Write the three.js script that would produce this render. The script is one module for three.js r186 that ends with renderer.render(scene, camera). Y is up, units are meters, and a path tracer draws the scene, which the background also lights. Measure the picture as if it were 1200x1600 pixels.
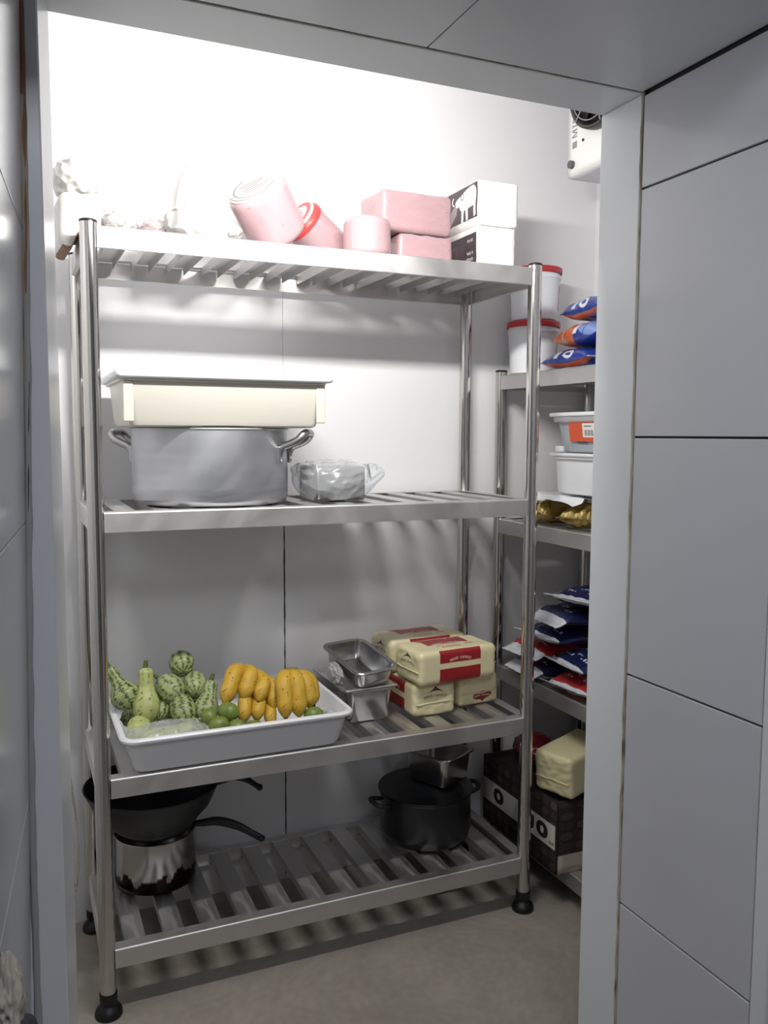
import * as THREE from 'three';
import { mergeGeometries } from 'three/addons/utils/BufferGeometryUtils.js';
import { ImprovedNoise } from 'three/addons/math/ImprovedNoise.js';
import { RoundedBoxGeometry } from 'three/addons/geometries/RoundedBoxGeometry.js';
import { RectAreaLightUniformsLib } from 'three/addons/lights/RectAreaLightUniformsLib.js';

// ------------------------------------------------------------------ camera, light, exposure
RectAreaLightUniformsLib.init();
const scene = new THREE.Scene();
scene.background = new THREE.Color(0x000000);
const camera = new THREE.PerspectiveCamera(2 * Math.atan(800 / 1330) * 180 / Math.PI, 1200 / 1600, 0.02, 30);
camera.position.set(-0.173, 1.431, 2.088);
camera.rotation.set(-5.2 * Math.PI / 180, -23.53 * Math.PI / 180, 0.24 * Math.PI / 180, 'YXZ');
const renderer = new THREE.WebGLRenderer({ antialias: true });
renderer.toneMapping = THREE.LinearToneMapping;
renderer.toneMappingExposure = 1.0;
renderer.shadowMap.enabled = true;
const ROOM_LAMP = 252;        // flat bulkhead lamp on the inside of the door wall, above the opening
const KITCHEN_LAMP = 13;     // ceiling panel of the kitchen behind the camera
const kitchenLight = new THREE.RectAreaLight(0xf0f4ff, KITCHEN_LAMP, 0.56, 0.56);
kitchenLight.position.set(0.08, 2.535, 2.45); kitchenLight.lookAt(0.08, 0, 2.45);
scene.add(kitchenLight);
const roomLight = new THREE.RectAreaLight(0xfffdf8, ROOM_LAMP, 0.6, 0.045);
roomLight.position.set(0.37, 2.116, 0.625); roomLight.lookAt(0.37, 1.99, 0.0);
scene.add(roomLight);

// ------------------------------------------------------------------ helpers
const noise = new ImprovedNoise();
const N = (x, y, z) => noise.noise(x + 31.7, y + 17.3, z + 53.1);
let seedState = 12345;
const rnd = () => { seedState = (seedState + 0x6d2b79f5) | 0; let t = Math.imul(seedState ^ (seedState >>> 15), 1 | seedState); t = (t + Math.imul(t ^ (t >>> 7), 61 | t)) ^ t; return ((t ^ (t >>> 14)) >>> 0) / 4294967296; };
const V = (x, y, z) => new THREE.Vector3(x, y, z);
const D2R = Math.PI / 180;
const taken = new Map();
function numbered(n) { const k = taken.get(n) || 0; taken.set(n, k + 1); return k ? n + '_' + String(k).padStart(3, '0') : n; }
function shade(o) { o.castShadow = true; o.receiveShadow = true; return o; }
function part(parent, name, geo, mat, pos, rot) {
  const m = shade(new THREE.Mesh(geo, mat)); m.name = name;
  if (pos) m.position.set(...pos); if (rot) m.rotation.set(...rot);
  parent.add(m); return m;
}
function thing(name, label, category, pos = [0, 0, 0], rot, group) {
  const o = new THREE.Group(); o.name = numbered(name); o.position.set(...pos); if (rot) o.rotation.set(...rot);
  o.userData = { label, category }; if (group) o.userData.group = group; scene.add(o); return o;
}
function solo(name, label, category, geo, mat, pos = [0, 0, 0], rot, group) {
  const m = shade(new THREE.Mesh(geo, mat)); m.name = numbered(name); m.position.set(...pos); if (rot) m.rotation.set(...rot);
  m.userData = { label, category }; if (group) m.userData.group = group; scene.add(m); return m;
}
function struct(name, geo, mat, label, pos, rot) {
  const m = geo ? shade(new THREE.Mesh(geo, mat)) : new THREE.Group(); m.name = name; if (pos) m.position.set(...pos); if (rot) m.rotation.set(...rot);
  m.userData = { kind: 'structure', label, category: name.split('_')[0] }; scene.add(m); return m;
}
function box(x0, x1, y0, y1, z0, z1) { const g = new THREE.BoxGeometry(x1 - x0, y1 - y0, z1 - z0); g.translate((x0 + x1) / 2, (y0 + y1) / 2, (z0 + z1) / 2); return g; }
function rbox(x0, x1, y0, y1, z0, z1, r = 0.004, s = 2) { const g = new RoundedBoxGeometry(x1 - x0, y1 - y0, z1 - z0, s, r); g.translate((x0 + x1) / 2, (y0 + y1) / 2, (z0 + z1) / 2); return g; }
// normals averaged over vertices that share a position
function smooth(g) {
  g.computeVertexNormals();
  const p = g.attributes.position, n = g.attributes.normal, m = new Map();
  const key = (i) => Math.round(p.getX(i) * 2e5) + ',' + Math.round(p.getY(i) * 2e5) + ',' + Math.round(p.getZ(i) * 2e5);
  for (let i = 0; i < p.count; i++) { const k = key(i); const a = m.get(k) || [0, 0, 0]; a[0] += n.getX(i); a[1] += n.getY(i); a[2] += n.getZ(i); m.set(k, a); }
  for (let i = 0; i < p.count; i++) { const a = m.get(key(i)), l = Math.hypot(...a) || 1; n.setXYZ(i, a[0] / l, a[1] / l, a[2] / l); }
  return g;
}
function deform(g, f) { const p = g.attributes.position, v = new THREE.Vector3(); for (let i = 0; i < p.count; i++) { v.fromBufferAttribute(p, i); f(v); p.setXYZ(i, v.x, v.y, v.z); } return smooth(g); }
// box with rounded edges and evenly divided faces; stands on y = 0
function softbox(w, h, d, r, n, f) {
  const k = Math.max(w, h, d), g = new THREE.BoxGeometry(w, h, d, Math.max(4, Math.round(n * w / k)), Math.max(4, Math.round(n * h / k)), Math.max(4, Math.round(n * d / k)));
  const c = V();
  return deform(g, (v) => {
    c.set(THREE.MathUtils.clamp(v.x, -w / 2 + r, w / 2 - r), THREE.MathUtils.clamp(v.y, -h / 2 + r, h / 2 - r), THREE.MathUtils.clamp(v.z, -d / 2 + r, d / 2 - r));
    v.sub(c); const l = v.length(); if (l > 1e-9) v.multiplyScalar(Math.min(1, r / l)); v.add(c); v.y += h / 2; if (f) f(v);
  });
}
function lathe(pts, n = 48) { return new THREE.LatheGeometry(pts.map(([x, y]) => new THREE.Vector2(x, y)), n); }
// tube swept along points with a radius that changes along it; closed ends
function sweep(points, rf, nS = 28, nR = 14, shape, flat = 1) {
  const c = new THREE.CatmullRomCurve3(points), fr = c.computeFrenetFrames(nS, false), pos = [], uv = [], idx = [];
  for (let i = 0; i <= nS; i++) {
    const t = i / nS, p = c.getPointAt(t), r = rf(t);
    for (let j = 0; j <= nR; j++) {
      const a = j / nR * Math.PI * 2, rr = r * (shape ? shape(a, t) : 1), ca = Math.cos(a) * rr, sa = Math.sin(a) * rr * flat, n = fr.normals[i], b = fr.binormals[i];
      pos.push(p.x + n.x * ca + b.x * sa, p.y + n.y * ca + b.y * sa, p.z + n.z * ca + b.z * sa); uv.push(j / nR, t);
    }
  }
  for (let i = 0; i < nS; i++) for (let j = 0; j < nR; j++) { const a = i * (nR + 1) + j, b = a + nR + 1; idx.push(a, a + 1, b, b, a + 1, b + 1); }
  for (const [i, f] of [[0, 1], [nS, 0]]) {
    const p = c.getPointAt(i / nS), k = pos.length / 3; pos.push(p.x, p.y, p.z); uv.push(0.5, i / nS);
    for (let j = 0; j < nR; j++) { const a = i * (nR + 1) + j; f ? idx.push(k, a + 1, a) : idx.push(k, a, a + 1); }
  }
  const g = new THREE.BufferGeometry(); g.setAttribute('position', new THREE.Float32BufferAttribute(pos, 3)); g.setAttribute('uv', new THREE.Float32BufferAttribute(uv, 2)); g.setIndex(idx);
  return smooth(g);
}
// sewn or welded bag lying flat, length along x, stands on y = 0, with thin welded ends
function pillow(L, W, H, { n = 30, seal = 0.018, wr = 0.004, seed = 0, sag = 0, wrap = false } = {}) {
  const pos = [], uv = [], idx = [], nx = n, nz = Math.max(10, Math.round(n * 0.7)), th = 0.0012;
  for (const s of [1, -1]) for (let i = 0; i <= nx; i++) for (let j = 0; j <= nz; j++) {
    const x = (i / nx - 0.5) * L, v = wrap ? -Math.cos(j / nz * Math.PI) : j / nz * 2 - 1, inner = L / 2 - seal, u = Math.min(1, Math.abs(x) / inner);
    const hx = Math.pow(Math.max(0, 1 - u ** 3), 0.55), hz = Math.pow(Math.max(0, 1 - Math.abs(v) ** (wrap ? 5 : 2.6)), 0.5), e = hx * hz;
    const pinch = 1 - 0.05 * (1 - hx) + 0.02 * N(x * 30, seed, v);
    const wob = wr * (N(x * 22 + seed, v * 3.1, seed * 1.7) + 0.6 * Math.abs(N(x * 55 + seed, v * 7, s * 2.2)) + 0.8 * (1 - hx) * N(v * 9, seed, x * 9));
    let y = s * (th + e * H * (s > 0 ? 0.56 : 0.44)) + wob * (s > 0 ? 1 : 0.5) * (0.35 + 0.65 * e) + sag * Math.sin(x * 40 + seed) * (1 - hx);
    pos.push(x, y + H * 0.44, v * W / 2 * pinch); if (wrap) uv.push(i / nx, 0.5 + s * 0.5 * Math.acos(THREE.MathUtils.clamp(-v, -1, 1)) / Math.PI); else uv.push(i / nx, 1 - j / nz);
  }
  const o = (nx + 1) * (nz + 1);
  for (let i = 0; i < nx; i++) for (let j = 0; j < nz; j++) { const a = i * (nz + 1) + j, b = a + nz + 1; idx.push(a, a + 1, b, b, a + 1, b + 1, o + a, o + b, o + a + 1, o + b, o + b + 1, o + a + 1); }
  const rim = []; for (let i = 0; i <= nx; i++) rim.push(i * (nz + 1)); for (let j = 1; j <= nz; j++) rim.push(nx * (nz + 1) + j); for (let i = nx - 1; i >= 0; i--) rim.push(i * (nz + 1) + nz); for (let j = nz - 1; j > 0; j--) rim.push(j);
  for (let k = 0; k < rim.length; k++) { const a = rim[k], b = rim[(k + 1) % rim.length]; idx.push(a, b, o + a, b, o + b, o + a); }
  const g = new THREE.BufferGeometry(); g.setAttribute('position', new THREE.Float32BufferAttribute(pos, 3)); g.setAttribute('uv', new THREE.Float32BufferAttribute(uv, 2)); g.setIndex(idx);
  g.computeVertexNormals(); return g;
}
// crumpled lump: noise on a sphere, flattened where it rests on y = 0
function crumple(rx, ry, rz, amp, freq, seed, f, detail = 18) {
  const g = new THREE.IcosahedronGeometry(1, detail);
  return deform(g, (v) => {
    const n = 0.6 * N(v.x * freq + seed, v.y * freq, v.z * freq) + 0.42 * (0.5 - Math.abs(N(v.x * freq * 1.4, v.y * freq * 1.4 + seed, v.z * freq * 1.4)) * 2) + 0.07 * N(v.x * freq * 3.6, v.y * freq * 3.6, v.z * freq * 3.6 + seed);
    v.multiplyScalar(1 + amp * n); v.set(v.x * rx, v.y * ry + ry * 0.82, v.z * rz); if (f) f(v); if (v.y < 0) v.y *= 0.06;
  });
}
function canvas(w, h, draw, wrap) {
  const c = document.createElement('canvas'); c.width = w; c.height = h; draw(c.getContext('2d'), w, h);
  const t = new THREE.CanvasTexture(c); t.colorSpace = THREE.SRGBColorSpace; t.magFilter = THREE.LinearFilter; if (wrap) t.wrapS = t.wrapT = THREE.RepeatWrapping; return t;
}
function dataTex(w, h, f, color = true) {
  const d = new Uint8Array(w * h * 4); for (let y = 0; y < h; y++) for (let x = 0; x < w; x++) { const c = f(x / w, y / h), k = (y * w + x) * 4; d[k] = c[0]; d[k + 1] = c[1]; d[k + 2] = c[2]; d[k + 3] = 255; }
  const t = new THREE.DataTexture(d, w, h); t.magFilter = t.minFilter = THREE.LinearFilter; t.wrapS = t.wrapT = THREE.RepeatWrapping; if (color) t.colorSpace = THREE.SRGBColorSpace; t.needsUpdate = true; return t;
}
const std = (color, roughness = 0.6, metalness = 0, more = {}) => new THREE.MeshStandardMaterial({ color, roughness, metalness, ...more });
const phys = (color, roughness, more) => new THREE.MeshPhysicalMaterial({ color, roughness, ...more });

// ------------------------------------------------------------------ materials
// periodic noise in uv so that tiles of it join
const pn = (u, v, k, s = 0) => { const a = u * Math.PI * 2, b = v * Math.PI * 2, r = k / 6.283; return noise.noise(Math.cos(a) * r + s, Math.sin(a) * r + Math.cos(b) * r * 1.3, Math.sin(b) * r + s * 1.7); };
const brushTex = dataTex(256, 256, (u, v) => { const g = 128 + 46 * noise.noise(u * 3, v * 180, 1.3) + 26 * noise.noise(u * 9, v * 90, 7.1); return [g, g, g]; }, false);
const smudgeTex = dataTex(256, 256, (u, v) => { const g = 150 + 50 * pn(u, v, 4, 2) + 35 * pn(u, v, 11, 5) + 20 * pn(u, v, 30, 9); return [g, g, g]; }, false);
const M = {};
M.steel = std(new THREE.Color().setRGB(0.68, 0.67, 0.66), 0.85, 1, { roughnessMap: smudgeTex });
M.post = std(new THREE.Color().setRGB(0.6, 0.585, 0.565), 0.2, 1, { roughnessMap: smudgeTex });
M.pan = std(new THREE.Color().setRGB(0.55, 0.54, 0.53), 0.22, 1);
M.alu = std(new THREE.Color().setRGB(0.72, 0.73, 0.75), 0.85, 1, {
  map: dataTex(256, 128, (u, v) => { const g = 226 + 34 * pn(u, v, 5, 3) + 20 * pn(u, v, 16, 8) + 10 * noise.noise(u * 4, v * 120, 3); return [g, g, g + 2]; }), roughnessMap: smudgeTex, bumpMap: smudgeTex, bumpScale: 0.0006 });
M.handle = std(new THREE.Color().setRGB(0.42, 0.42, 0.43), 0.35, 1);
M.rubber = std(0x0d0e10, 0.45);
M.black = std(0x141618, 0.5);
M.enamel = std(0x16181b, 0.3);
M.panel = phys(0xe8e8ea, 0.34, { clearcoat: 0.15, clearcoatRoughness: 0.3 });
M.frame = phys(0xe6eaed, 0.3, {});
M.soffit = phys(0xd4d7dc, 0.22, {});
M.tile = phys(0xced0d6, 0.16, {});
M.grout = std(0x3c3b3e, 0.9);
M.groutLight = std(0xb9b8b4, 0.9);
M.sealant = std(0xd2cec2, 0.7, 0, { map: dataTex(64, 512, (u, v) => { const m = pn(u, v * 1, 9, 4) + 0.7 * noise.noise(u * 2, v * 46, 3); return m < -0.62 ? [84, 76, 64] : m < -0.25 ? [190, 180, 156] : [226, 224, 214]; }) });
M.plaster = std(0xb5b3ae, 0.8);
const floorMap = dataTex(512, 512, (u, v) => { const g = 8 * pn(u, v, 5, 1) + 8 * pn(u, v, 14, 3) + 8 * pn(u, v, 60, 5); return [160 + g, 153 + g, 143 + g]; });
M.floor = std(0xffffff, 0.42, 0, { map: floorMap });
M.whitePlastic = phys(0xe8eaee, 0.38, { clearcoat: 0.1 });
M.milky = phys(0xe5e1d7, 0.42, { transmission: 0.22, thickness: 0 });
M.film = phys(0xf6f8fa, 0.26, { transmission: 0.76, thickness: 0 });
M.bag = phys(0xcfcdcb, 0.42, { transmission: 0.34, thickness: 0 });
M.bagDense = phys(0xc4c2bf, 0.5, { transmission: 0.12, thickness: 0 });
M.banana = std(0xffffff, 0.55, 0, { map: dataTex(128, 128, (u, v) => { const s = pn(u, v, 26, 3), w = pn(u, v, 7, 8); if (s > 0.52) return [92, 62, 28]; const g = 16 * w; return [206 + g, 166 + g, 58 + g * 0.6]; }) });
M.bananaTip = std(0x2a2118, 0.8);
M.bananaStem = std(0x8c7a30, 0.7);
M.lime = std(0xffffff, 0.4, 0, { map: dataTex(64, 64, (u, v) => { const g = 14 * pn(u, v, 5, 2) + 6 * pn(u, v, 24, 5); return [112 + g, 130 + g, 58 + g * 0.7]; }) });
function squashMat(light, dark, k, cover) {
  return std(0xffffff, 0.5, 0, { map: dataTex(256, 128, (u, v) => {
    const st = Math.cos(u * Math.PI * 2 * k + 1.6 * pn(u, v, 5, k)) , br = pn(u, v, 22, 2 + k) + 0.6 * pn(u, v, 50, 4 + k); const a = THREE.MathUtils.smoothstep(st * 0.44 + br * 0.95, cover - 0.14, cover + 0.2);
    const t = 10 * pn(u, v, 9, 7 + k); return light.map((c, i) => c + (dark[i] - c) * a + t);
  }) });
}
M.squashA = squashMat([160, 170, 116], [70, 90, 48], 9, 0.14);
M.squashB = squashMat([166, 176, 126], [84, 104, 58], 10, 0.24);
M.squashC = squashMat([182, 188, 122], [104, 116, 60], 7, 0.66);
M.stem = std(0x55602c, 0.8);
const hamTex = dataTex(256, 256, (u, v) => { const s = pn(u, v, 34, 3), g = 5 * pn(u, v, 7, 6); if (s > 0.66) return [122, 88, 90]; return [172 + g, 140 + g, 145 + g]; });
M.ham = phys(0xffffff, 0.42, { map: hamTex, clearcoat: 0.7, clearcoatRoughness: 0.14 });
M.meat = std(0xffffff, 0.5, 0, { map: dataTex(128, 128, (u, v) => { const s = pn(u, v, 7, 2) + 0.5 * pn(u, v, 18, 6); return s > 0.15 ? [112, 48, 50] : s > -0.05 ? [150, 102, 100] : [176, 148, 144]; }) });
M.grain = std(0xffffff, 0.5, 0, { map: dataTex(128, 128, (u, v) => { const s = pn(u, v, 22, 2) + 0.5 * pn(u, v, 45, 6); return s > 0.25 ? [84, 66, 54] : s > 0 ? [140, 124, 110] : [168, 156, 146]; }) });
M.gold = std(new THREE.Color().setRGB(0.62, 0.47, 0.18), 0.24, 1);
M.foil = std(new THREE.Color().setRGB(0.62, 0.63, 0.65), 0.3, 1);

// ------------------------------------------------------------------ setting
const ZW = -0.45, DI = 0.68, DO = 0.80, JX = 0.897, HY = 2.05;     // back wall, inner and outer face of the door wall, right reveal, header underside
struct('floor', box(-0.75, 3.1, -0.1, 0, -0.6, 4.1), M.floor, 'beige grey smooth floor under the racks');
{ const p = M.floor.map; p.repeat.set(3, 3.6); }
{ // back wall: insulated panels with a dark joint between them
  const w = struct('wall_back', box(-0.75, 1.9, 0, 2.7, ZW - 0.12, ZW - 0.006), M.grout, 'white panel back wall of the cold room with dark vertical joint');
  part(w, 'panel', rbox(-0.55, 0.5928, 0, 2.62, ZW - 0.02, ZW, 0.0006, 1), M.panel); part(w, 'panel', rbox(0.5936, 1.76, 0, 2.62, ZW - 0.02, ZW, 0.0006, 1), M.panel);
  const pts = []; for (let i = 0; i <= 40; i++) { const y = 0.02 + i / 40 * 1.21; pts.push(V(0.5932 + 0.0008 * N(1, y * 20, 3), y, ZW + 0.0002)); }
  part(w, 'joint_filler', sweep(pts, (u) => 0.0021 + 0.0012 * N(4, u * 40, 1), 120, 6), M.grout);
}
struct('wall_right', box(1.745, 1.87, 0, 2.7, ZW, DI), M.panel, 'white right wall of the cold room behind the second rack');
struct('wall_left', box(-0.67, -0.55, 0, 2.7, ZW, DI), M.panel, 'white left wall of the cold room');
struct('ceiling', box(-0.67, 1.87, 2.62, 2.74, ZW - 0.1, DO), M.panel, 'white ceiling of the cold room');
{ // door wall: panel over the opening and on both sides
  const w = struct('wall_front', mergeGeometries([box(JX + 0.004, 1.87, 0, 2.62, DI, DO - 0.004), box(-0.67, JX + 0.004, HY + 0.004, 2.62, DI, DO - 0.004)].map((g) => g.toNonIndexed())), M.panel, 'white panel wall around the doorway');
  const s = new THREE.Shape([[-0.67, -DI], [-0.1065, -DI], [-0.1045, -DI - 0.003], [-0.1235, -DO + 0.003], [-0.1260, -DO], [-0.67, -DO]].map(([x, y]) => new THREE.Vector2(x, y)));
  const g = new THREE.ExtrudeGeometry(s, { depth: HY + 0.004, bevelEnabled: false }); g.rotateX(-Math.PI / 2); part(w, 'jamb_panel', g, M.frame);
}
struct('trim_1', rbox(JX, JX + 0.03, 0, HY, DI, DO - 0.001, 0.004, 3), M.frame, 'pale white jamb strip on the right side of the doorway');
struct('trim_2', rbox(-0.125, JX + 0.02, HY, HY + 0.03, DI, DO - 0.001, 0.004, 3), M.frame, 'white frame strip under the door header');
{ // sealant beads along the frame
  const pts = []; for (let i = 0; i <= 40; i++) { const y = i / 40 * HY; pts.push(V(JX + 0.0005 + 0.001 * N(0, y * 14, 2), y, DO + 0.0015 + 0.003 * N(1, y * 9, 0))); }
  struct('trim_3', sweep(pts, (t) => 0.0032 + 0.0022 * N(3, t * 60, 1), 160, 7), M.sealant, 'dirty sealant bead between jamb strip and wall tiles');
  const q = []; for (let i = 0; i <= 30; i++) { const x = -0.12 + i / 30 * (JX + 0.12); q.push(V(x, HY + 0.0005, DO + 0.001 + 0.0015 * N(x * 12, 1, 0))); }
  struct('trim_4', sweep(q, (t) => 0.0012 + 0.0007 * N(3, t * 40, 4), 120, 7), M.sealant, 'thin sealant bead between header strip and passage ceiling');
}
const PE = 1.142;   // where the tiled passage opens to the kitchen
{ // right passage wall with tiles one by one
  const w = struct('wall_passage_right', box(JX + 0.006, JX + 0.16, 0, 2.6, DO - 0.004, PE - 0.01), M.grout, 'large pale glossy tiles on the right passage wall with dark joints');
  const ys = [-0.0, 0.060, 0.5125, 0.9735, 1.4280, 1.8800, 2.046];
  for (let i = 0; i < ys.length - 1; i++) part(w, 'tile', rbox(JX, JX + 0.012, ys[i] + 0.0018, ys[i + 1] - 0.0018, DO + 0.0045, PE - 0.014, 0.0016, 2), M.tile);
  part(w, 'corner_trim', rbox(JX - 0.003, JX + 0.02, 0, 2.05, PE - 0.011, PE + 0.02, 0.003), M.frame);
}
{ // passage ceiling
  const w = struct('ceiling_passage', box(-0.5, JX + 0.16, HY + 0.005, HY + 0.12, DO - 0.004, PE), M.grout, 'low glossy grey ceiling of the passage with one dark joint');
  part(w, 'ceiling_panel', rbox(-0.45, 0.4575, HY, HY + 0.012, DO + 0.004, PE, 0.0015), M.soffit); part(w, 'ceiling_panel', rbox(0.4600, JX - 0.0035, HY, HY + 0.012, DO + 0.004, PE, 0.0015), M.soffit);
}
{ // left passage wall, a little out of true, with faint pale joints
  const w = struct('wall_passage_left', null, null, 'grey tiles on the left wall beside the doorway', [-0.1625, 1.15, DO], [0, -5.2 * D2R, -1.15 * D2R]);
  part(w, 'backing', box(-0.3, -0.0012, -1.25, 1.5, -0.06, 3.2), M.groutLight);
  const ys = [-1.15, -0.645, -0.243, 0.156, 0.56, 0.96, 1.46];
  for (let i = 0; i < ys.length - 1; i++) for (let k = 0; k < 2; k++) part(w, 'tile', rbox(-0.01, 0, ys[i] + 0.0012, ys[i + 1] - 0.0012, k ? 1.0 : -0.05, k ? 3.1 : 0.998, 0.001, 1), M.tile);
}
{ // stained filler in the left corner
  const t = dataTex(64, 512, (u, v) => { const n = pn(u, v, 6, 3) + 0.5 * noise.noise(u * 3, v * 30, 5), b = v > 0.93 ? 1 : v > 0.8 ? 0.35 : 0.0; if (n + b > 0.9) return [140, 104, 80]; if (n + b * 0.7 > 0.5) return [176, 164, 140]; if (n < -0.62 && v > 0.5) return [70, 70, 70]; return [172, 174, 174]; });
  const pts = []; for (let i = 0; i <= 20; i++) { const y = 0.02 + i / 20 * 2.0; pts.push(V(-0.1655 + 0.0205 * THREE.MathUtils.smoothstep(y, 0.7, 2.0) + 0.001 * N(y * 9, 0, 3), y, DO + 0.002)); }
  struct('trim_5', sweep(pts, (u) => 0.0048 + 0.0016 * N(u * 40, 2, 2) , 120, 8), std(0xffffff, 0.75, 0, { map: t }), 'brown stained filler in the left corner by the jamb');
}
{ // loose strip of sealant hanging from the left jamb
  solo('sealant_strip', 'loose pale sealant strip curling off the left door jamb', 'sealant strip', sweep([V(-0.1085, 0.90, 0.676), V(-0.1040, 0.86, 0.672), V(-0.0975, 0.80, 0.670), V(-0.0955, 0.75, 0.670), V(-0.0990, 0.71, 0.671), V(-0.1060, 0.672, 0.675)], (t) => 0.0016 + 0.001 * Math.sin(t * 9), 40, 8), M.sealant);
}
{ // kitchen behind the camera
  struct('wall_kitchen_front', box(JX + 0.004, 3.1, 0, 2.62, PE - 0.01, PE + 0.1), M.plaster, 'kitchen wall right of the passage');
  struct('wall_kitchen_header', box(-0.75, JX + 0.004, HY + 0.006, 2.62, PE, PE + 0.1), M.plaster, 'kitchen wall above the passage');
  struct('wall_kitchen_right', box(2.98, 3.1, 0, 2.62, PE + 0.1, 4.0), M.plaster, 'right wall of the kitchen behind the camera');
  struct('wall_kitchen_back', box(-0.75, 3.1, 0, 2.62, 4.0, 4.1), M.plaster, 'rear wall of the kitchen behind the camera');
  struct('wall_kitchen_left', box(-0.75, -0.62, 0, 2.62, 0.8, 4.0), M.plaster, 'left wall of the kitchen behind the tiles');
  struct('ceiling_kitchen', box(-0.75, 3.1, 2.62, 2.72, DO, 4.1), M.plaster, 'kitchen ceiling behind the camera');
  const l = thing('ceiling_light', 'square white ceiling light of the kitchen behind the camera', 'light', [0.08, 2.54, 2.45]);
  part(l, 'housing', rbox(-0.3, 0.3, 0.005, 0.08, -0.3, 0.3, 0.01), M.whitePlastic);
  part(l, 'diffuser', box(-0.28, 0.28, 0, 0.006, -0.28, 0.28), std(0xffffff, 0.6, 0, { emissive: 0xf2f6ff, emissiveIntensity: 1.2 }));
}
{ // bulkhead lamp inside, over the door
  const l = thing('batten_lamp', 'long flat lamp fixed above the door inside the cold room', 'lamp', [0.37, 2.116, 0.625], [-0.199, 0, 0]);
  part(l, 'housing', rbox(-0.32, 0.32, -0.032, 0.05, 0.006, 0.04, 0.006), M.whitePlastic);
  part(l, 'diffuser', rbox(-0.305, 0.305, -0.0245, 0.0245, 0.002, 0.012, 0.003), std(0xffffff, 0.5, 0, { emissive: 0xffffff, emissiveIntensity: 3 }));
}

// ------------------------------------------------------------------ steel racks
const RAIL_H = 0.048;
function railProfile() {   // outer face at x = 0, lip towards +x, top at y = 0
  const s = new THREE.Shape(), r = 0.0045, t = 0.0016, H = RAIL_H;
  s.moveTo(0, -H); s.lineTo(0, -r); s.absarc(r, -r, r, Math.PI, Math.PI / 2, true); s.lineTo(0.034, 0); s.lineTo(0.034, -t); s.lineTo(r, -t); s.lineTo(t, -r); s.lineTo(t, -H + t); s.lineTo(0.012, -H + t); s.lineTo(0.012, -H); s.closePath(); return s;
}
function rail(len) { const g = new THREE.ExtrudeGeometry(railProfile(), { depth: len, bevelEnabled: false, curveSegments: 5 }); g.translate(0, 0, -len / 2); return g; }
function slatGeo(len) { return mergeGeometries([box(-0.025, 0.025, -0.0014, 0, -len / 2, len / 2), box(-0.025, -0.0236, -0.022, -0.0014, -len / 2, len / 2), box(0.0236, 0.025, -0.022, -0.0014, -len / 2, len / 2)]); }
// a rack with its front-left post at the origin, length along +x, front towards +z
function rack(label, W, D, H, levels, nSlat, pos, rotY) {
  const t = thing('storage_rack', label, 'rack', pos, [0, rotY, 0], 'stainless steel storage racks'), R = 0.0195;
  const shelfFrame = () => { const f = rail(W - 2 * R + 0.004); f.rotateY(Math.PI / 2); f.translate(W / 2, 0, 0.013); const b = rail(W - 2 * R + 0.004); b.rotateY(-Math.PI / 2); b.translate(W / 2, 0, -D - 0.013);
    const l = rail(D - 2 * R + 0.004); l.translate(-0.013, 0, -D / 2); const r = rail(D - 2 * R + 0.004); r.rotateY(Math.PI); r.translate(W + 0.013, 0, -D / 2); return mergeGeometries([f, b, l, r]); };
  const fg = shelfFrame(), sg = slatGeo(D - 0.004);
  for (const y of levels) {
    const s = part(t, 'shelf_frame', fg, M.steel, [0, y, 0]);
    for (let i = 0; i < nSlat; i++) { const a = 0.07 + (W - 0.14) * i / (nSlat - 1); part(s, 'slat', sg, M.steel, [a, -0.0018, -D / 2]); }
  }
  const pg = new THREE.CylinderGeometry(R, R, H - 0.05, 28, 1, true); pg.translate(0, 0.05 + (H - 0.05) / 2, 0);
  const cg = lathe([[0, 0.003], [R - 0.004, 0.003], [R + 0.0006, 0.0008], [R + 0.0006, -0.004], [R - 0.002, -0.004]], 28);
  const ft = lathe([[0, 0], [0.032, 0], [0.0335, 0.004], [0.0325, 0.012], [0.028, 0.021], [0.020, 0.027], [0.0175, 0.034], [0.021, 0.037], [0.0215, 0.06], [0.017, 0.062]], 32);
  for (const [x, z] of [[0, 0], [W, 0], [W, -D], [0, -D]]) { const p = part(t, 'post', pg, M.post, [x, 0, z]); part(p, 'cap', cg, M.rubber, [0, H, 0]); part(p, 'foot', ft, M.rubber); }
  return t;
}
const S1 = 0.170, S2 = 0.601, S3 = 1.247, S4 = 1.901;
rack('tall stainless steel rack in front holding pots, fruit and ham', 1.2, 0.4, 1.912, [S1, S2, S3, S4], 12, [0, 0, 0], 0);
const B1 = 0.112, B2 = 0.645, B3 = 1.148, B4 = 1.630;
rack('lower steel rack against the right wall holding buckets and bags', 0.98, 0.36, 1.645, [B1, B2, B3, B4], 10, [1.345, 0, -0.412], -Math.PI / 2);

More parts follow.
